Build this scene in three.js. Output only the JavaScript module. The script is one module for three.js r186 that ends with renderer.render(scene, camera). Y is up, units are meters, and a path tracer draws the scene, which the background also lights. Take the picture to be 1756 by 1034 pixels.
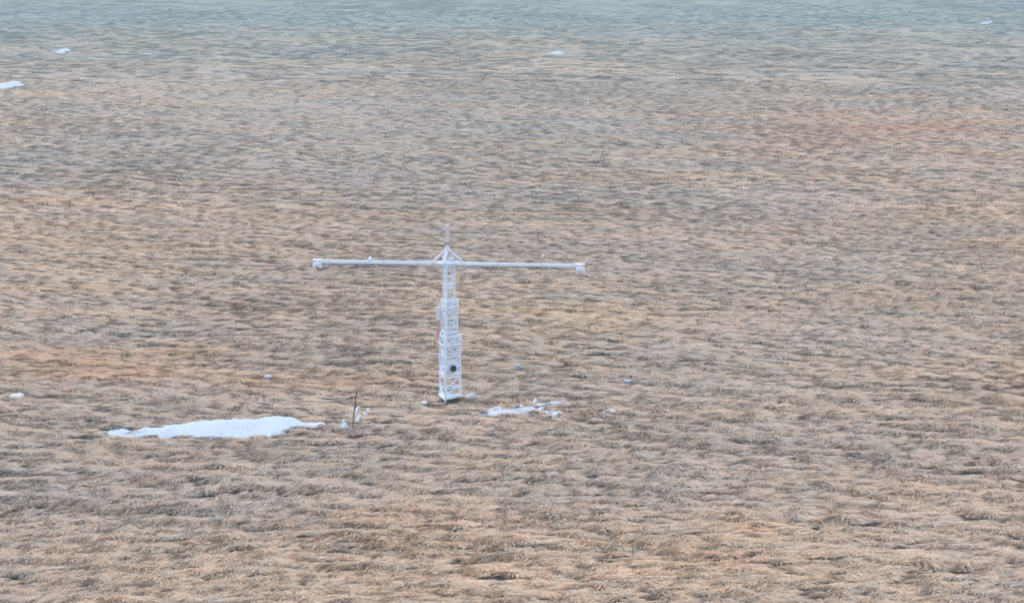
import * as THREE from 'three';
import { mergeGeometries } from 'three/addons/utils/BufferGeometryUtils.js';

// ---------------------------------------------------------------- camera, sky, sun, exposure
const PW = 1756, PH = 1034, F = 4065, HORIZON = -100, EYE = 11.15;   // photograph's pixels: focal length, row of the horizon; metres: camera height
const scene = new THREE.Scene();
const camera = new THREE.PerspectiveCamera(2 * Math.atan(PH / 2 / F) * 180 / Math.PI, PW / PH, 0.5, 9000);
camera.position.set(0, EYE, 0);
const PITCH = Math.atan((PH / 2 - HORIZON) / F);
camera.rotation.set(-PITCH, 0, 0);
const renderer = new THREE.WebGLRenderer({ antialias: true });
renderer.toneMapping = THREE.LinearToneMapping;
renderer.toneMappingExposure = 1.34;
renderer.shadowMap.enabled = true;

// one overcast sky, a little brighter overhead and round the veiled sun
const SUN = new THREE.Vector3(-0.42, 0.72, -0.40).normalize();
{
  const w = 256, h = 128, d = new Float32Array(w * h * 4);
  for (let j = 0; j < h; j++) for (let i = 0; i < w; i++) {
    const lat = ((j + 0.5) / h - 0.5) * Math.PI, lon = ((i + 0.5) / w - 0.5) * 2 * Math.PI;
    const v = new THREE.Vector3(Math.cos(lat) * Math.cos(lon), Math.sin(lat), Math.cos(lat) * Math.sin(lon));
    const up = Math.max(0, v.y), glow = Math.pow(Math.max(0, v.dot(SUN)), 4);
    const l = (0.62 + 0.42 * up + 0.25 * glow) * (v.y < 0 ? 0.7 : 1), k = (j * w + i) * 4;
    d[k] = l * 0.95; d[k + 1] = l * 1.0; d[k + 2] = l * 1.12; d[k + 3] = 1;
  }
  const t = new THREE.DataTexture(d, w, h, THREE.RGBAFormat, THREE.FloatType);
  t.mapping = THREE.EquirectangularReflectionMapping; t.magFilter = t.minFilter = THREE.LinearFilter; t.needsUpdate = true;
  scene.background = t; scene.environment = t;
}
const sun = new THREE.DirectionalLight(new THREE.Color(1.0, 0.97, 0.93), 1.3);
sun.castShadow = true; sun.shadow.radius = 28;
sun.shadow.mapSize.set(2048, 2048);
Object.assign(sun.shadow.camera, { left: -40, right: 40, top: 60, bottom: -60, near: 1, far: 300 });
scene.fog = new THREE.FogExp2(new THREE.Color(0.71, 0.93, 1.0), 0.0015);

// ---------------------------------------------------------------- random numbers and noise
function rng(seed) { let a = seed >>> 0; return () => { a = (a + 0x6d2b79f5) | 0; let t = Math.imul(a ^ (a >>> 15), 1 | a); t = (t + Math.imul(t ^ (t >>> 7), 61 | t)) ^ t; return ((t ^ (t >>> 14)) >>> 0) / 4294967296; }; }
function hash(i, j, s) { let n = Math.imul(i, 374761393) ^ Math.imul(j, 668265263) ^ Math.imul(s, 1274126177); n = Math.imul(n ^ (n >>> 13), 1103515245); n = Math.imul(n ^ (n >>> 15), 2246822519); return ((n ^ (n >>> 16)) >>> 0) / 4294967296; }
function noise(x, y, s) {                                        // -1 .. 1
  const i = Math.floor(x), j = Math.floor(y), fx = x - i, fy = y - j;
  const u = fx * fx * fx * (fx * (fx * 6 - 15) + 10), v = fy * fy * fy * (fy * (fy * 6 - 15) + 10);
  const a = hash(i, j, s), b = hash(i + 1, j, s), c = hash(i, j + 1, s), e = hash(i + 1, j + 1, s);
  return 2 * (a + (b - a) * u + (c - a) * v + (a - b - c + e) * u * v) - 1;
}
const clamp = (x, a = 0, b = 1) => Math.min(b, Math.max(a, x));
const smooth = (a, b, x) => { const t = clamp((x - a) / (b - a)); return t * t * (3 - 2 * t); };

// ---------------------------------------------------------------- terrain
function height(x, z) {
  const d = Math.hypot(x, z);
  const fine = 1 - smooth(90, 170, d), mid = 1 - smooth(220, 420, d);
  return 0.30 * noise(x / 34, z / 34, 1) + 0.13 * noise(x / 11, z / 11, 2)
    + mid * 0.06 * noise(x / 4.2 + 0.1 * z, z / 2.8, 3) + fine * (0.03 * noise(x / 2.6 - z * 0.1, z / 0.9, 4) + 0.034 * noise(x / 1.0 - z * 0.25, z / 0.36, 5));
}
camera.updateMatrixWorld();
const ray = (px, py) => new THREE.Vector3((px - PW / 2) / F, -(py - PH / 2) / F, -1).applyEuler(camera.rotation);   // not unit: depth 1
function ground(px, py) {                                        // where a sight line meets the meadow
  const r = ray(px, py); let t = EYE / -r.y;
  for (let k = 0; k < 12; k++) t = (EYE - height(r.x * t, r.z * t)) / -r.y;
  return new THREE.Vector3(r.x * t, height(r.x * t, r.z * t), r.z * t);
}
const scaleAt = p => Math.hypot(p.x, p.y - EYE, p.z) / F;        // metres per photograph pixel there

// colour of the vegetation: broad and small patches of straw, rust, grey and yellow
const PATCH = [];
function patch(px, py, wpx, hpx, rgb, k) {
  const r = ray(px, py), t = EYE / -r.y, x = r.x * t, z = r.z * t, s = Math.hypot(x, z) / F;
  PATCH.push([x, z, wpx * s, hpx * s * Math.hypot(x, z) / EYE, rgb, k]);
}
const RUST = [1.10, 0.90, 0.74], ORANGE = [1.2, 0.92, 0.64], GREYG = [0.88, 0.94, 1.02], YEL = [1.1, 1.06, 0.86], PINK = [1.06, 0.96, 0.95], DARK = [0.66, 0.64, 0.62], OLIVE = [0.86, 0.86, 0.62];
patch(330, 608, 130, 12, ORANGE, 0.9); patch(200, 650, 190, 26, RUST, 0.9); patch(60, 620, 120, 30, RUST, 0.8); patch(480, 665, 150, 22, RUST, 0.7);
patch(700, 660, 130, 22, RUST, 0.6); patch(330, 622, 50, 6, OLIVE, 0.9); patch(250, 840, 130, 40, RUST, 0.35); patch(560, 590, 60, 6, DARK, 0.6);
patch(950, 590, 140, 60, YEL, 0.45); patch(1000, 545, 160, 40, YEL, 0.25); patch(760, 560, 80, 50, YEL, 0.4); patch(1500, 560, 260, 80, GREYG, 0.4);
patch(1400, 700, 300, 60, GREYG, 0.55); patch(1250, 660, 120, 25, GREYG, 0.6); patch(160, 460, 160, 50, YEL, 0.3); patch(130, 330, 220, 30, RUST, 0.25); patch(1480, 235, 400, 34, PINK, 0.6);
patch(1400, 225, 260, 8, RUST, 0.25); patch(1580, 235, 330, 30, [0.93, 0.82, 0.78], 0.7); patch(1250, 205, 300, 10, [0.94, 0.88, 0.86], 0.7); patch(600, 260, 160, 10, YEL, 0.5); patch(520, 310, 60, 6, ORANGE, 0.4); patch(60, 360, 120, 20, RUST, 0.25);
patch(650, 890, 150, 22, RUST, 0.6); patch(560, 780, 120, 30, GREYG, 0.5); patch(950, 860, 110, 12, GREYG, 0.6); patch(1280, 900, 80, 18, ORANGE, 0.45); patch(1200, 960, 120, 20, RUST, 0.35);
patch(380, 900, 200, 50, GREYG, 0.4); patch(1600, 840, 180, 60, PINK, 0.3); patch(60, 790, 120, 20, YEL, 0.35); patch(900, 800, 160, 18, YEL, 0.4);
patch(1250, 117, 190, 2.2, DARK, 0.7); patch(1450, 89, 330, 1.8, YEL, 0.8); patch(660, 80, 90, 4, DARK, 0.35); patch(430, 112, 260, 6, YEL, 0.4); patch(1650, 330, 150, 20, PINK, 0.4); patch(1000, 240, 120, 8, RUST, 0.4);
const tmp = [0, 0, 0];
function tint(x, z) {
  const d = Math.hypot(x, z);
  const a = noise(x / 22 + 3, z / 30, 11), b = noise(x / 7, z / 9, 12), c = noise(x / 5 - z * 0.05, z / 2.4, 13), e = noise(x / 1.9 - z * 0.1, z / 0.75, 14), g = noise(x / 11 + 9, z / 6, 15);
  const l = 1 + 0.05 * a + 0.04 * b + 0.04 * c + 0.08 * e, warm = 0.05 * a + 0.05 * g + 0.05 * c;
  tmp[0] = l * (1 + warm * 0.75); tmp[1] = l * (1 + warm * 0.05); tmp[2] = l * (1 - warm * 1.0);
  for (const [px, pz, rx, rz, rgb, k] of PATCH) {
    const q = ((x - px) / rx) ** 2 + ((z - pz) / rz) ** 2;
    if (q < 5) { const w = 0.85 * k * Math.exp(-q) * (0.75 + 0.45 * c + 0.35 * b); for (let n = 0; n < 3; n++) tmp[n] *= 1 + (rgb[n] - 1) * w; }
  }
  const far = smooth(150, 400, d);                              // distance haze painted into the colour: duller and more teal farther out
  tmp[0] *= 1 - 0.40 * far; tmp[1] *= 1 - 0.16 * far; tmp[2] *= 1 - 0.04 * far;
  return tmp;
}

// ---------------------------------------------------------------- names, labels
const used = {};
function numbered(n) { used[n] = (used[n] || 0) + 1; return used[n] === 1 ? n : n + '_' + String(used[n] - 1).padStart(3, '0'); }
function tag(o, label, category, group) { o.userData.label = label; o.userData.category = category; if (group) o.userData.group = group; return o; }
function mesh(name, geo, mat, parent = scene) {
  const m = new THREE.Mesh(Array.isArray(geo) ? mergeGeometries(geo.map(g => g.index ? g.toNonIndexed() : g)) : geo, mat);
  m.name = parent === scene ? numbered(name) : name; m.castShadow = m.receiveShadow = true; parent.add(m); return m;
}
function group(name, parent = scene, p = [0, 0, 0]) { const g = new THREE.Group(); g.name = parent === scene ? numbered(name) : name; g.position.set(...p); parent.add(g); return g; }

// ---------------------------------------------------------------- ground: one sheet to the horizon, fine where the camera looks
const STRAW = [0.417, 0.337, 0.276];
{
  const ang = [], A = 0.30;
  for (let i = 0; i <= 300; i++) ang.push(-A + 2 * A * i / 300);
  for (let i = 1; i < 60; i++) ang.push(A + (2 * Math.PI - 2 * A) * i / 60);
  ang.push(2 * Math.PI - A);
  const rad = [0.01, 6, 14, 22, 29, 34];
  for (let r = 38; r < 5000; r *= r < 600 ? 1.0052 : 1.05) rad.push(r);
  rad.push(6000);
  const P = [], C = [], I = [], nA = ang.length;
  for (const r of rad) for (const a of ang) {
    const x = r * Math.sin(a), z = -r * Math.cos(a);
    P.push(x, height(x, z) - 0.025, z);
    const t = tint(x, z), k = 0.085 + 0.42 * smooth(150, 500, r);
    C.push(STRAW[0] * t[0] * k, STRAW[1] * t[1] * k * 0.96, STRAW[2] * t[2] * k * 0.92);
  }
  for (let i = 0; i + 1 < rad.length; i++) for (let j = 0; j + 1 < nA; j++) {
    const a = i * nA + j, b = a + 1, c = a + nA, e = c + 1; I.push(a, c, b, b, c, e);
  }
  const g = new THREE.BufferGeometry();
  g.setAttribute('position', new THREE.Float32BufferAttribute(P, 3)); g.setAttribute('color', new THREE.Float32BufferAttribute(C, 3)); g.setIndex(I); g.computeVertexNormals();
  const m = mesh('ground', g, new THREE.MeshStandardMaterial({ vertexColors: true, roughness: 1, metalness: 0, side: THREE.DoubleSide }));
  m.userData.kind = 'structure'; m.userData.label = 'wide flat brown tundra meadow fading into pale haze';
}

// ---------------------------------------------------------------- where snow lies (no tussocks there)
const SNOW = [];                                                 // footprints as polygons in x, z
function inside(poly, x, z) { let r = false; for (let i = 0, j = poly.length - 1; i < poly.length; j = i++) { const [xi, zi] = poly[i], [xj, zj] = poly[j]; if ((zi > z) !== (zj > z) && x < (xj - xi) * (z - zi) / (zj - zi) + xi) r = !r; } return r; }
function snowTex() {
  const n = 256, d = new Uint8Array(n * n * 4);
  for (let j = 0; j < n; j++) for (let i = 0; i < n; i++) {
    const v = 0.5 + 0.25 * noise(i / 9, j / 9, 40) + 0.2 * noise(i / 3, j / 3, 41) + 0.15 * noise(i / 28, j / 28, 42), k = (j * n + i) * 4;
    d[k] = d[k + 1] = d[k + 2] = clamp(v) * 255; d[k + 3] = 255;
  }
  const t = new THREE.DataTexture(d, n, n); t.wrapS = t.wrapT = THREE.RepeatWrapping; t.magFilter = THREE.LinearFilter; t.needsUpdate = true; return t;
}
const snowMat = new THREE.MeshPhysicalMaterial({ color: new THREE.Color(0.54, 0.64, 0.79), roughness: 0.85, bumpMap: snowTex(), bumpScale: 0.045, sheen: 0, side: THREE.DoubleSide });
const thinSnow = new THREE.MeshStandardMaterial({ color: new THREE.Color(0.55, 0.60, 0.71), roughness: 0.85, bumpMap: snowMat.bumpMap, bumpScale: 0.02, side: THREE.DoubleSide });
// a drift between a near edge and a far edge, both as rows of photograph points; domed by "thick" metres, ragged at its rim
function snowGeo(near, far, thick, seed, nu = 90, nv = 14, rag = 0.12, keep = true) {
  const lerp = (L, u) => { const x = L[0][0] + (L[L.length - 1][0] - L[0][0]) * u; for (let i = 0; i + 1 < L.length; i++) if (x <= L[i + 1][0] + 1e-6) { const t = (x - L[i][0]) / (L[i + 1][0] - L[i][0]); return [x, L[i][1] + (L[i + 1][1] - L[i][1]) * t]; } return L[L.length - 1]; };
  const P = [], U = [], I = [], rimA = [], rimB = [];
  for (let i = 0; i <= nu; i++) {
    const u = i / nu, n = ground(...lerp(near, u)), f = ground(...lerp(far, u));
    const jag = rag * (1.2 * noise(u * nu / 9, seed, 50) + 0.5 * noise(u * nu / 3.5, seed, 51)), jag2 = rag * (1.2 * noise(u * nu / 9, seed + 9, 52) + 0.5 * noise(u * nu / 3.5, seed, 53));
    rimA.push([n.x, n.z + jag]); rimB.unshift([f.x, f.z + jag2]);
    for (let j = 0; j <= nv; j++) {
      const v = j / nv, x = n.x + (f.x - n.x) * v, z = (n.z + jag) + (f.z + jag2 - n.z - jag) * v;
      const endF = Math.pow(smooth(0, 0.6, u), 0.7) * Math.pow(smooth(0, 0.32, 1 - u), 0.8), prof = Math.pow(Math.sin(Math.PI * Math.pow(v, 1.2)), 0.8);
      const y = height(x, z) * (0.6 + 0.4 * (1 - prof)) + 0.4 * prof * (n.y + f.y) / 2 + thick * endF * prof * (0.95 + 0.14 * noise(x * 1.1, z * 0.8, 54) + 0.12 * noise(x * 3, z * 2, 55)) + (thick > 0.17 ? 0.035 : 0.012) * noise(x * 3.2 + z, z * 1.6, 56) - (j === 0 || j === nv || i === 0 || i === nu ? 0.06 : 0);
      P.push(x, y, z); U.push(x / 0.9, z / 0.9);
    }
  }
  for (let i = 0; i < nu; i++) for (let j = 0; j < nv; j++) { const a = i * (nv + 1) + j, b = a + 1, c = a + nv + 1, e = c + 1; I.push(a, c, b, b, c, e); }
  const g = new THREE.BufferGeometry(); g.setAttribute('position', new THREE.Float32BufferAttribute(P, 3)); g.setAttribute('uv', new THREE.Float32BufferAttribute(U, 2)); g.setIndex(I); g.computeVertexNormals();
  if (keep) SNOW.push([...rimA, ...rimB]);
  return g;
}
const patches = 'snow patches left on the meadow';
tag(mesh('snow_drift', snowGeo([[174, 745], [215, 751], [300, 750], [370, 753], [430, 754], [470, 747], [508, 737], [560, 730]], [[174, 742], [212, 737], [270, 733], [330, 727], [400, 721], [470, 717], [508, 719], [560, 726]], 0.20, 3, 130, 24, 0.15), snowMat), 'large long white snow drift left of the mast, tapering to its left end', 'snow drift', patches);
tag(mesh('snow_patch', snowGeo([[530, 734], [545, 735], [562, 731]], [[530, 729], [545, 727], [562, 728]], 0.06, 5, 30, 6, 0.06), thinSnow), 'thin grey snow scrap just off the right tip of the large drift', 'snow patch', patches);
// thin broken strips right of the mast
{
  const S = [[806, 905, 709, 711, 4.5], [868, 935, 703, 705, 4.5], [870, 905, 697, 699, 4], [905, 985, 696, 692, 3.4], [915, 962, 704, 711, 3.5], [938, 970, 711, 713, 4], [880, 930, 709, 708, 4.5], [830, 868, 705, 702, 3], [912, 950, 700, 700, 3.5], [908, 926, 688, 690, 3]];
  const gs = S.map(([x0, x1, y0, y1, w], k) => snowGeo([[x0, y0 + 0.2], [x0 + 0.35 * (x1 - x0), y0 + 0.35 * (y1 - y0) + w * 0.85], [x0 + 0.6 * (x1 - x0), y0 + 0.6 * (y1 - y0) + w * 0.35], [x1, y1 + 0.2]], [[x0, y0 - 0.2], [x0 + 0.3 * (x1 - x0), y0 + 0.3 * (y1 - y0) - w * 0.2], [x0 + 0.65 * (x1 - x0), y0 + 0.65 * (y1 - y0) - w * 0.5], [x1, y1 - 0.2]], 0.085, 20 + k, 36, 8, 0.14));
  tag(mesh('snow_patch', gs, thinSnow), 'thin broken snow strips lying among the tussocks right of the mast', 'snow patch', patches);
}
const bit = (x0, y0, x1, y1, w, label, mat = thinSnow, thick = 0.06, name = 'snow_patch', rag = 0.07) => tag(mesh(name, snowGeo([[x0, y0 + w / 10], [x0 + (x1 - x0) * 0.3, y0 + (y1 - y0) * 0.3 + w / 2.4], [(x0 + x1) / 2, (y0 + y1) / 2 + w / 2], [x1, y1 + w / 9]], [[x0, y0 - w / 10], [x0 + (x1 - x0) * 0.7, y0 + (y1 - y0) * 0.7 - w / 2.4], [x1, y1 - w / 9]], thick + 0.04, Math.round(x0 + y0), 30, 6, rag), mat), label, 'snow patch', patches);
bit(1022, 713, 1062, 706, 4.5, 'slanting snow strip right of the broken strips, rising to the right');
bit(790, 688, 824, 684, 4.5, 'flat snow sliver touching the right side of the mast base');
bit(577, 734, 599, 733, 8, 'small bright snow lump at the left foot of the dark stake', snowMat, 0.06);
bit(582, 727, 594, 726, 3, 'tiny thin snow sliver just above the lump left of the dark stake');
bit(606, 707, 618, 700, 8, 'small upright snow sliver touching the dark stake halfway up its right side', thinSnow, 0.06);
bit(608, 721, 622, 715, 7, 'small slanting snow sliver low to the right of the dark stake', thinSnow, 0.06);
bit(620, 712, 637, 704, 8, 'slanting snow sliver farthest right of the dark stake', thinSnow, 0.06);
bit(13, 678, 44, 679, 9, 'pale lumpy snow remnant at the left edge of the picture beside a dark hollow', thinSnow, 0.02);
bit(90, 90, 123, 88, 6.5, 'small bright snow patch far off at upper left', snowMat, 0.3, 'snow_patch', 0.2);
bit(-30, 149, 48, 146, 9, 'bright snow patch cut by the left edge of the picture, upper left', snowMat, 0.25, 'snow_patch', 0.2);
bit(236, 93, 262, 93, 2.0, 'faint thin grey snow patch right of the small bright one at upper left', thinSnow, 0.06, 'snow_patch', 0.2);
bit(934, 93, 972, 93, 3.6, 'thin bright snow streak far off above the mast', snowMat, 0.32, 'snow_patch', 0.2);
bit(1680, 41, 1708, 40, 2.6, 'farthest thin snow streak near the upper right corner', snowMat, 0.3, 'snow_patch', 0.2);
bit(925, 442, 936, 440, 3, 'tiny snow fleck in the meadow just above the right half of the crossarm', thinSnow, 0.06);
bit(440, 692, 452, 691, 4, 'little pale snow fleck above a dark hollow between drift and pale blue marker', thinSnow, 0.06);

// ---------------------------------------------------------------- tussock grass: clumps of drooping dead blades
function clumpGeo(seed, blades, R, H, wide, flat) {
  const r = rng(seed), P = [], C = [], I = [];
  const push = (x, y, z, c, w) => { P.push(x, y, z); C.push(c * w[0], c * w[1], c * w[2]); };
  // thatch core
  const nr = 9, base = P.length / 3;
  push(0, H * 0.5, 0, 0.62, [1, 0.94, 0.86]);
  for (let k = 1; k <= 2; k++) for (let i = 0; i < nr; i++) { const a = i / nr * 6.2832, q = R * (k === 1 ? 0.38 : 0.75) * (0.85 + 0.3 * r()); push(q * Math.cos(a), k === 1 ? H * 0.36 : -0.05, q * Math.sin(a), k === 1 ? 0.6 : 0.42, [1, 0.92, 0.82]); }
  for (let i = 0; i < nr; i++) { const j = (i + 1) % nr, a = base + 1 + i, b = base + 1 + j, c = a + nr, e = b + nr; I.push(base, b, a, a, b, c, b, e, c); }
  for (let n = 0; n < blades; n++) {
    const a = r() * 6.2832, q = R * 0.62 * Math.sqrt(r()), L = R * (0.5 + 0.65 * r()), top = H * (0.45 + 0.75 * r() * r() + 0.3 * (1 - q / R)), side = r(), dir = side < 0.6 ? (r() - 0.5) * 0.8 + flat * 0.25 : side < 0.8 ? Math.PI + (r() - 0.5) * 1.2 : a + (r() - 0.5) * 1.2;
    const wd = wide * (0.6 + 0.8 * r()), x0 = q * Math.cos(a), z0 = q * Math.sin(a), dx = Math.cos(dir), dz = Math.sin(dir), sx = -dz * wd, sz = dx * wd;
    const kind = r(), c = 0.78 + 0.4 * r(), w = kind < 0.5 ? [1, 1, 1] : kind < 0.72 ? [1.06, 0.97, 0.86] : kind < 0.94 ? [0.97, 1, 1.05] : [0.74, 0.68, 0.62];
    const b = P.length / 3, p1 = 0.45, p2 = 0.8;
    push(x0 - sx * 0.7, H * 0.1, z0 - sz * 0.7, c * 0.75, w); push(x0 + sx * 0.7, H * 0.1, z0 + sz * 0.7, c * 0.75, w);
    push(x0 + dx * L * p1 - sx, top, z0 + dz * L * p1 - sz, c, w); push(x0 + dx * L * p1 + sx, top * 0.96, z0 + dz * L * p1 + sz, c, w);
    push(x0 + dx * L * p2 - sx * 0.7, top * 0.72, z0 + dz * L * p2 - sz * 0.7, c * 1.05, w); push(x0 + dx * L * p2 + sx * 0.7, top * 0.68, z0 + dz * L * p2 + sz * 0.7, c * 1.05, w);
    push(x0 + dx * L * (1.05 + 0.15 * r()), top * (0.05 + 0.35 * r()), z0 + dz * L * 1.1, c * 1.05, w);
    I.push(b, b + 1, b + 2, b + 1, b + 3, b + 2, b + 2, b + 3, b + 4, b + 3, b + 5, b + 4, b + 4, b + 5, b + 6);
  }
  const g = new THREE.BufferGeometry(); g.setAttribute('position', new THREE.Float32BufferAttribute(P, 3)); g.setAttribute('color', new THREE.Float32BufferAttribute(C, 3)); g.setIndex(I); g.computeVertexNormals(); return g;
}
{
  const grass = group('tussock_grass'); grass.userData = { kind: 'stuff', label: 'dry brown and straw coloured tussock grass covering the meadow', category: 'grass' };
  const mat = new THREE.MeshStandardMaterial({ vertexColors: true, roughness: 0.95, side: THREE.DoubleSide });
  const boxes = SNOW.map(p => [Math.min(...p.map(q => q[0])), Math.max(...p.map(q => q[0])), Math.min(...p.map(q => q[1])), Math.max(...p.map(q => q[1]))]);
  const CLEAR = [[769, 687, 0.34], [769, 694, 0.26], [727, 695, 0.22], [727, 700, 0.16], [459, 656, 0.2], [888, 637, 0.16], [1076, 660, 0.18]].map(([px, py, cr]) => { const p = ground(px, py); return [p.x, p.z, cr]; });
  const tiers = [ // from, to, spacing, clump radius, clump height, blades, blade half width, variants
    [36, 100, 0.130, 0.140, 0.043, 120, 0.0036, 8],
    [100, 190, 0.20, 0.23, 0.055, 110, 0.0075, 6],
    [190, 420, 0.42, 0.50, 0.07, 100, 0.016, 5],
    [420, 620, 1.0, 1.2, 0.08, 100, 0.04, 3]];
  tiers.forEach(([d0, d1, sp, R, H, blades, wide, nv], ti) => {
    const r = rng(100 + ti), list = Array.from({ length: nv }, () => []);
    for (let z = -d1; z < -d0 * 0.96; z += sp * 0.9) {
      const half = -z * 0.27 + 3;
      for (let x = -half; x < half; x += sp) {
        const X = x + (r() - 0.5) * sp * 1.1, Z = z + (r() - 0.5) * sp * 1.1, q = r(), sz = r(), ro = r(), tone = r(), hue = r();
        const d = Math.hypot(X, Z); if (d < d0 || d >= d1) continue;
        // bare hollows between clumps, larger than one clump
        const gap = noise(X / (sp * 4.2), Z / (sp * 1.9), 60 + ti) + 0.45 * noise(X / (sp * 11), Z / (sp * 5), 70 + ti);
        if (gap < -1.1) continue;
        const m = Math.max(1, sp / 0.22), slit = noise(X / (0.46 * m) - Z * 0.3 / m, Z / (0.17 * m), 90 + ti); if (slit < (ti ? -0.52 : -0.47) && q < 0.95) continue;
        let skip = CLEAR.some(([cx, cz, cr]) => (X - cx) ** 2 + (Z - cz) ** 2 < cr * cr);
        for (let k = 0; k < SNOW.length && !skip; k++) { const b = boxes[k]; if (X > b[0] && X < b[1] && Z > b[2] && Z < b[3] + 0.3 && (inside(SNOW[k], X + 0.14 * noise(X * 4, Z * 4, 66), Z + 0.22 * noise(X * 5, Z * 5, 67)) && ro < 0.985 || (tone < 0.55 && inside(SNOW[k], X, Z - 0.15)))) skip = true; }
        if (skip) continue;
        list[Math.floor(q * 997) % nv].push([X, Z, sz, ro, tone, hue, gap]);
      }
    }
    const M = new THREE.Matrix4(), Q = new THREE.Quaternion(), E = new THREE.Euler(), col = new THREE.Color();
    list.forEach((L, v) => {
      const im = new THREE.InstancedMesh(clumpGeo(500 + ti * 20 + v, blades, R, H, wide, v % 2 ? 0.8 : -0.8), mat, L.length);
      im.name = 'grass_clump'; im.castShadow = im.receiveShadow = true;
      L.forEach(([X, Z, sz, ro, tone, hue, gap], i) => {
        const s = 0.65 + 0.75 * sz * sz + 0.12 * gap, hs = (0.6 + 0.65 * sz) * (1 + 0.3 * gap);
        E.set((hue - 0.5) * 0.12, 0.25 + 0.55 * noise(X / 7, Z / 7, 77) + (ro - 0.5) * 0.9 + (sz > 0.8 ? Math.PI : 0), (tone - 0.5) * 0.12); Q.setFromEuler(E);
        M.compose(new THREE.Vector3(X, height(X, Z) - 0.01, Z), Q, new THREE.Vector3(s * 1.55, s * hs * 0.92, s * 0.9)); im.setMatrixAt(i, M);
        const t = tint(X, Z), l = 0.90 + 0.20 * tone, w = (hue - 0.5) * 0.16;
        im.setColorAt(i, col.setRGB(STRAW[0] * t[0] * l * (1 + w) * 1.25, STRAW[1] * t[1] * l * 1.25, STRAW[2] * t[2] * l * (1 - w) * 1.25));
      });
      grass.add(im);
    });
  });
}

// ---------------------------------------------------------------- the mast
const alu = new THREE.MeshStandardMaterial({ color: new THREE.Color(0.72, 0.83, 0.98), roughness: 0.35, metalness: 0.05 });
const galv = new THREE.MeshStandardMaterial({ color: new THREE.Color(0.64, 0.65, 0.71), roughness: 0.5, metalness: 0.2 });
const white = new THREE.MeshStandardMaterial({ color: new THREE.Color(0.76, 0.85, 0.97), roughness: 0.4 });
const black = new THREE.MeshStandardMaterial({ color: new THREE.Color(0.012, 0.012, 0.014), roughness: 0.95 });
const cableMat = new THREE.MeshStandardMaterial({ color: new THREE.Color(0.09, 0.10, 0.15), roughness: 0.6 });
const V = (x, y, z) => new THREE.Vector3(x, y, z);
function bar(a, b, r, seg = 10) { const d = b.clone().sub(a), g = new THREE.CylinderGeometry(r, r, d.length(), seg); g.applyQuaternion(new THREE.Quaternion().setFromUnitVectors(V(0, 1, 0), d.clone().normalize())); g.translate(...a.clone().add(b).multiplyScalar(0.5).toArray()); return g; }
function box(w, h, d, x = 0, y = 0, z = 0, bev = 0.006) {
  const s = new THREE.Shape(), a = w / 2 - bev, b = h / 2 - bev; s.moveTo(-a, -b); s.lineTo(a, -b); s.lineTo(a, b); s.lineTo(-a, b);
  const g = new THREE.ExtrudeGeometry(s, { depth: d - 2 * bev, bevelSize: bev, bevelThickness: bev, bevelSegments: 2 }); g.translate(x, y, z - d / 2 + bev); return g;
}
function tube(pts, r) { return new THREE.TubeGeometry(new THREE.CatmullRomCurve3(pts), pts.length * 8, r, 7); }
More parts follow.
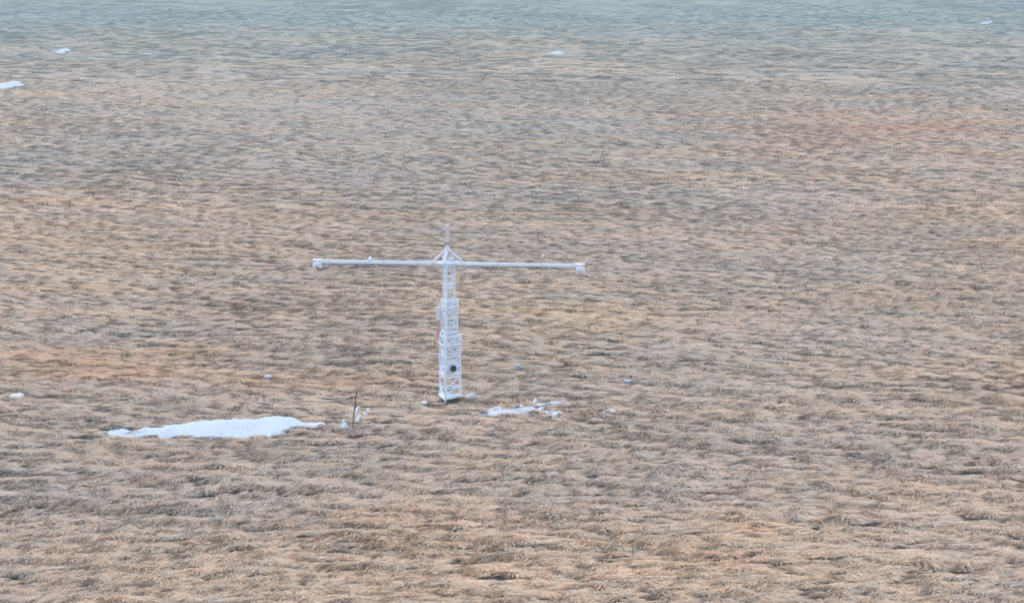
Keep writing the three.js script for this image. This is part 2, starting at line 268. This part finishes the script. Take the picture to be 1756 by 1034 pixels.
{
  const base = ground(769, 685), s = scaleAt(base) * 1.0, mast = group('instrument_mast', scene, [base.x, base.y + 0.01, base.z]);
  tag(mast, 'tall white triangular lattice instrument mast with a long crossarm, standing in the brown meadow', 'mast');
  const vs = s * 0.998, Y = py => (686 - py) * vs - 0.01, X = px => (px - 769.5) * s;
  const corner = (R, k) => { const a = [Math.PI * 255 / 180, Math.PI * 15 / 180, Math.PI * 135 / 180][k]; return [R * Math.cos(a), -R * Math.sin(a)]; };
  // triangular base plate with feet
  {
    const sh = new THREE.Shape(), R = 24 * s; [0, 1, 2].forEach(k => { const [x, z] = corner(R, k); k ? sh.lineTo(x, -z) : sh.moveTo(x, -z); });
    const g = new THREE.ExtrudeGeometry(sh, { depth: 0.03, bevelSize: 0.02, bevelThickness: 0.008, bevelSegments: 2 }); g.rotateX(-Math.PI / 2); g.translate(0, 0.015, 0);
    const p = mesh('base_plate', g, white, mast);
    for (let k = 0; k < 3; k++) { const [x, z] = corner(21 * s, k); mesh('bolt', bar(V(x, 0.04, z), V(x, 0.075, z), 0.016, 6), galv, p); }
    for (let k = 0; k < 3; k++) { const [x, z] = corner(20 * s, k); mesh('foot', bar(V(x, -0.12, z), V(x, 0.02, z), 0.03, 10), galv, p); }
  }
  function section(R, y0, y1, bays, rl, rb, double) {
    const sec = group('mast_section', mast), P = (k, y) => { const [x, z] = corner(R, k); return V(x, y, z); };
    for (let k = 0; k < 3; k++) mesh('leg', bar(P(k, y0), P(k, y1), rl), alu, sec);
    const h = (y1 - y0) / bays;
    for (let b = 0; b <= bays; b++) for (let k = 0; k < 3; k++) {
      const y = Math.min(y1 - 0.02, y0 + 0.015 + b * h);
      mesh('rung', bar(P(k, y), P((k + 1) % 3, y), rb, 8), alu, sec);
      if (b < bays) mesh('brace', b % 2 ? bar(P(k, y), P((k + 1) % 3, y + h), rb * 0.85, 8) : bar(P((k + 1) % 3, y), P(k, y + h), rb * 0.85, 8), alu, sec);
    }
    if (double) for (let k = 0; k < 3; k++) { const c = P(k, y1 - 0.02); mesh('guide_sleeve', bar(V(c.x, y1 - 0.14, c.z), V(c.x, y1 + 0.03, c.z), rl * 1.55), white, sec); }
    return sec;
  }
  const lower = section(20.5 * s, Y(686), Y(577), 6, 0.028, 0.015, true);
  const middle = section(15.5 * s, Y(640), Y(517), 8, 0.026, 0.0135, true);
  const upper = section(10.8 * s, Y(595), Y(456), 7, 0.025, 0.013, false);
  // double rails round the lower section
  for (const [py, o] of [[592, 5], [643, 2], [680, 0]]) for (let k = 0; k < 3; k++) {
    const A = corner((20.5 + o * 0.6) * s, k), B = corner((20.5 + o * 0.6) * s, (k + 1) % 3);
    mesh('ring_rail', bar(V(A[0], Y(py), A[1]), V(B[0], Y(py), B[1]), 0.019, 8), white, lower);
  }
  for (const py of [527, 571]) for (let k = 0; k < 3; k++) { const A = corner(16.4 * s, k), B = corner(16.4 * s, (k + 1) % 3); mesh('ring_rail', bar(V(A[0], Y(py), A[1]), V(B[0], Y(py), B[1]), 0.018, 8), white, middle); }
  for (const py of [488, 494]) for (let k = 0; k < 3; k++) { const A = corner(11.3 * s, k), B = corner(11.3 * s, (k + 1) % 3); mesh('ring_rail', bar(V(A[0], Y(py), A[1]), V(B[0], Y(py), B[1]), 0.016, 8), white, upper); }
  // hoist cable inside, down the front
  mesh('hoist_cable', bar(V(X(771), Y(600), 0.02), V(X(771), Y(470), 0.02), 0.008, 6), galv, mast);
  // round black winch housing and its white back panel in the lower section
  {
    const wz = corner(20.5 * s, 0)[1] * 0.42, hub = group('winch', mast, [X(778.5), Y(632), wz + 0.05]);
    const c = new THREE.CylinderGeometry(5.4 * s, 5.4 * s, 0.09, 8); c.rotateY(Math.PI / 8); c.rotateX(Math.PI / 2); mesh('winch_drum', c, black, hub);
    const t = new THREE.TorusGeometry(3.2 * s, 0.006, 8, 28); t.translate(0, 0, 0.045); mesh('winch_rim', t, black, hub);
    mesh('winch_panel', box(17 * s, 16 * s, 0.012, -3 * s, 2 * s, -0.06, 0.003), white, hub);
  }
  // slim grey box hung at the left of the middle section, with its bracket
  {
    const b = group('equipment_box', mast, [X(752), Y(538), 0.06]);
    mesh('housing', box(8 * s, 22 * s, 0.11), new THREE.MeshStandardMaterial({ color: new THREE.Color(0.62, 0.66, 0.74), roughness: 0.5 }), b);
    mesh('bracket', box(10 * s, 0.03, 0.03, 7 * s, 5 * s, 0, 0.004), galv, b); mesh('bracket', box(10 * s, 0.03, 0.03, 7 * s, -6 * s, 0, 0.004), galv, b);
    mesh('cable_gland', bar(V(0.01, -14 * s, 0), V(0.01, -11 * s, 0), 0.018, 8), cableMat, b);
    mesh('cable', tube([V(0.01, -13.5 * s, 0), V(0.03, -17 * s, 0.01), V(0.09, -20 * s, 0.01), V(0.12, -26 * s, 0)], 0.008), galv, b);
  }
  { // faded pink ribbon tied to the left leg
    const sh = new THREE.PlaneGeometry(4.6 * s, 22 * s, 6, 16), p = sh.attributes.position; for (let i = 0; i < p.count; i++) { const y = p.getY(i), x = p.getX(i); p.setZ(i, 0.02 * Math.sin(y * 22) + 0.015 * Math.sin(x * 60)); p.setX(i, x + 0.012 * Math.sin(y * 17)); }
    sh.computeVertexNormals(); const m = mesh('ribbon', sh, new THREE.MeshStandardMaterial({ color: new THREE.Color(0.62, 0.28, 0.36), roughness: 0.8, side: THREE.DoubleSide }), mast); m.position.set(X(752.5), Y(571), 0.05); m.userData.label = 'faded pink ribbon hanging left of the lattice';
    mesh('ribbon_knot', bar(V(X(751.5), Y(560), 0.05), V(X(760), Y(559), -0.02), 0.012, 8), new THREE.MeshStandardMaterial({ color: new THREE.Color(0.55, 0.27, 0.34), roughness: 0.8 }), mast);
  }
  // crossarm, turned a little so its right end comes nearer
  const arm = group('crossarm', mast, [X(769), Y(452.5), 0]); arm.rotation.y = -0.125;
  const k = 1 / Math.cos(0.125), L0 = (545 - 769) * s * k * 1.008, L1 = (1000 - 769) * s * k * 0.992;
  mesh('square_tube', box(L1 - L0, 0.076, 0.076, (L0 + L1) / 2, 0, 0, 0.010), alu, arm);
  mesh('arm_seam', box(0.05, 0.096, 0.096, L0 * 0.14, 0, 0, 0.008), white, arm); mesh('arm_seam', box(0.05, 0.096, 0.096, L1 * 0.16, 0, 0, 0.008), white, arm);
  for (const px of [566, 660, 720, 855, 930, 983]) mesh('arm_clamp', box(0.035, 0.094, 0.094, (px - 769) * s * k, 0, 0, 0.006), galv, arm);
  mesh('cable', tube([V(L0 * 0.95, -0.05, 0.05), V(L0 * 0.86, -0.085, 0.05), V(L0 * 0.75, -0.055, 0.05), V(L0 * 0.5, -0.05, 0.05), V(L0 * 0.2, -0.055, 0.05)], 0.007), cableMat, arm);
  mesh('cable', tube([V(L1 * 0.93, -0.05, 0.05), V(L1 * 0.86, -0.08, 0.05), V(L1 * 0.7, -0.055, 0.05), V(L1 * 0.4, -0.05, 0.05), V(L1 * 0.15, -0.055, 0.05)], 0.007), cableMat, arm);
  mesh('cable', tube([V(L0 * 0.62, -0.04, 0.045), V(L0 * 0.56, -0.07, 0.05), V(L0 * 0.54, -0.12, 0.05)], 0.010), cableMat, arm);
  // small round-topped sensor on the arm's left half, and one behind the frame
  function dome(px, y, z, r, parent) {
    const d = group('dome_sensor', parent, [(px - 769) * s, y, z]);
    const pts = [[0, 0.055], [0.018, 0.05], [0.03, 0.035], [0.034, 0.015], [0.034, 0], [0.05, -0.004], [0.05, -0.018], [0.022, -0.024], [0.022, -0.06], [0, -0.06]].map(([a, b]) => new THREE.Vector2(a * r, b * r));
    mesh('dome', new THREE.LatheGeometry(pts.reverse(), 20), white, d); return d;
  }
  dome(635, 0.085, 0, 1.15, arm); dome(775.5, 0.13, -0.05, 1.5, arm);
  // sensor heads at both ends: stacked plates on a post with two pots below
  function head(x, drop) {
    const h = group('sensor_head', arm, [x, 0, 0]);
    mesh('mount_plate', box(0.22, 0.03, 0.14, 0, 0.035, 0, 0.006), white, h);
    mesh('post', bar(V(0, 0.03, 0.02), V(0, -0.13, 0.02), 0.035, 14), white, h);
    for (const y of [-0.035, -0.075]) { const g = new THREE.CylinderGeometry(0.105, 0.115, 0.022, 24); g.translate(0, y - drop, 0.02); mesh('shield_plate', g, white, h); }
    for (const sx of [-1, 1]) { const g = new THREE.LatheGeometry([[0, -0.045], [0.034, -0.04], [0.04, -0.02], [0.04, 0.02], [0.03, 0.035], [0, 0.035]].map(q => new THREE.Vector2(...q)), 18); g.translate(sx * 0.075, -0.125 - drop, 0.03); mesh('sensor_pot', g, white, h); }
    mesh('cross_bracket', box(0.2, 0.02, 0.03, 0, -0.10 - drop, 0.03, 0.004), galv, h);
  }
  head(L0 + 0.03, 0); head(L1 - 0.06, 0.015);
  // three-legged peak frame over the arm
  const frame = group('peak_frame', mast), top = V(X(768.5), Y(427), 0);
  const A = V(X(744), Y(450), 0.0), B = V(X(795), Y(451), 0.02), C = V(X(762), Y(452.5), 0.14), D = V(X(776), Y(450), -0.12);
  for (const q of [A, B]) mesh('strut', bar(q, top, 0.034, 12), galv, frame);
  mesh('strut', bar(C, top, 0.045, 12), alu, frame); mesh('strut', bar(D, top, 0.03, 12), galv, frame);
  mesh('frame_edge', bar(A, C, 0.028), alu, frame); mesh('frame_edge', bar(C, B, 0.028), alu, frame); mesh('frame_edge', bar(B, D, 0.026), alu, frame); mesh('frame_edge', bar(D, A, 0.026), alu, frame);
  mesh('peak_collar', bar(V(top.x, Y(431), 0), V(top.x, Y(423.5), 0), 0.062, 16), alu, frame);
  { // tube at the very top with its ring and cap
    const t = group('top_tube', mast), x = top.x;
    mesh('tube', bar(V(x, Y(426), 0), V(x, Y(390), 0), 0.046, 16), galv, t);
    mesh('ring', bar(V(x, Y(419), 0), V(x, Y(416.5), 0), 0.058, 16), new THREE.MeshStandardMaterial({ color: new THREE.Color(0.22, 0.22, 0.25), roughness: 0.5, metalness: 0.3 }), t);
    mesh('cap', bar(V(x, Y(394), 0), V(x, Y(386.5), 0), 0.063, 16), galv, t);
  }
}

// ---------------------------------------------------------------- the stake and the small markers
{
  const b = ground(605, 736), s = scaleAt(b), o = group('wooden_stake', scene, b.toArray());
  tag(o, 'thin dark wooden stake leaning slightly right, beside the large snow drift', 'stake');
  const m = new THREE.MeshStandardMaterial({ color: new THREE.Color(0.13, 0.105, 0.10), roughness: 0.95 });
  mesh('shaft', tube([V(-0.01, -0.1, 0), V(0.005, 14 * s, 0), V(3 * s, 36 * s, 0.01), V(6.5 * s, 65 * s, 0)], 0.016), m, o);
  mesh('twig', tube([V(3 * s, 33 * s, 0), V(5 * s, 38 * s, 0.01), V(8.5 * s, 42 * s, 0.02)], 0.009), m, o);
  mesh('twig', tube([V(6 * s, 58 * s, 0), V(7.5 * s, 62 * s, 0), V(9.5 * s, 65 * s, 0)], 0.007), m, o);
  mesh('twig', tube([V(4.6 * s, 53 * s, 0), V(1 * s, 55 * s, 0.01), V(-2 * s, 54 * s, 0)], 0.008), m, o);
}
const pale = new THREE.MeshStandardMaterial({ color: new THREE.Color(0.38, 0.44, 0.58), roughness: 0.5 });
function marker(px, py, wpx, hpx, label, pinH) {
  const b = ground(px, py), s = scaleAt(b), o = group('plot_marker', scene, b.toArray()), w = wpx * s / 2, h = hpx * s;
  mesh('cap', new THREE.LatheGeometry([[0.001, -0.02], [w * 0.8, -0.02], [w * 0.84, h * 0.55], [w, h * 0.6], [w, h * 0.93], [w * 0.9, h], [0.001, h]].map(q => new THREE.Vector2(...q)), 22), pale, o);
  if (pinH) mesh('pin', bar(V(0.01, h - 0.01, 0), V(0.012, h + pinH * s, 0), 0.011, 8), pale, o);
  tag(o, label, 'marker', 'pale blue markers standing in the grass');
}
marker(459, 653, 13, 9, 'pale blue tub-shaped marker in the grass above the large snow drift', 0);
marker(888, 635, 9, 10, 'small pale blue marker with a thin pin, right of the mast', 8);
marker(1076, 658, 12, 6, 'low pale blue marker beside a dark hollow, rightmost of the markers', 0);
{
  const b = ground(1088, 962), s = scaleAt(b), o = group('pin_flag', scene, b.toArray()); tag(o, 'thin faded blue pin flag in the grass at the bottom right of centre', 'pin flag');
  mesh('wire', bar(V(0, -0.05, 0), V(0.01, 30 * s, 0), 0.006, 6), galv, o);
  const g = new THREE.PlaneGeometry(4 * s, 9 * s, 4, 6), p = g.attributes.position; for (let i = 0; i < p.count; i++) p.setZ(i, 0.015 * Math.sin(p.getX(i) * 60 + p.getY(i) * 20)); g.computeVertexNormals(); g.translate(-2 * s, 17 * s, 0);
  mesh('flag', g, new THREE.MeshStandardMaterial({ color: new THREE.Color(0.26, 0.28, 0.36), roughness: 0.8, side: THREE.DoubleSide }), o);
}
{
  const b = ground(727, 694), s = scaleAt(b), g = new THREE.IcosahedronGeometry(5.2 * s, 3), p = g.attributes.position;
  for (let i = 0; i < p.count; i++) { const v = V(p.getX(i), p.getY(i), p.getZ(i)), n = 1 + 0.16 * noise(v.x * 14 + 5, v.y * 14 + v.z * 11, 80) + 0.06 * noise(v.x * 40, v.z * 40 + v.y * 30, 81); p.setXYZ(i, v.x * n, v.y * n * 0.72, v.z * n); }
  g.computeVertexNormals(); const m = mesh('stone', g, new THREE.MeshStandardMaterial({ color: new THREE.Color(0.68, 0.68, 0.70), roughness: 0.8 })); m.position.copy(b).add(V(0, 3.2 * s, 0));
  tag(m, 'small white stone on the ground just left of the mast base', 'stone');
}

sun.target.position.set(0, 0, -60); sun.position.copy(SUN).multiplyScalar(120).add(sun.target.position);
scene.add(sun, sun.target);
renderer.render(scene, camera);
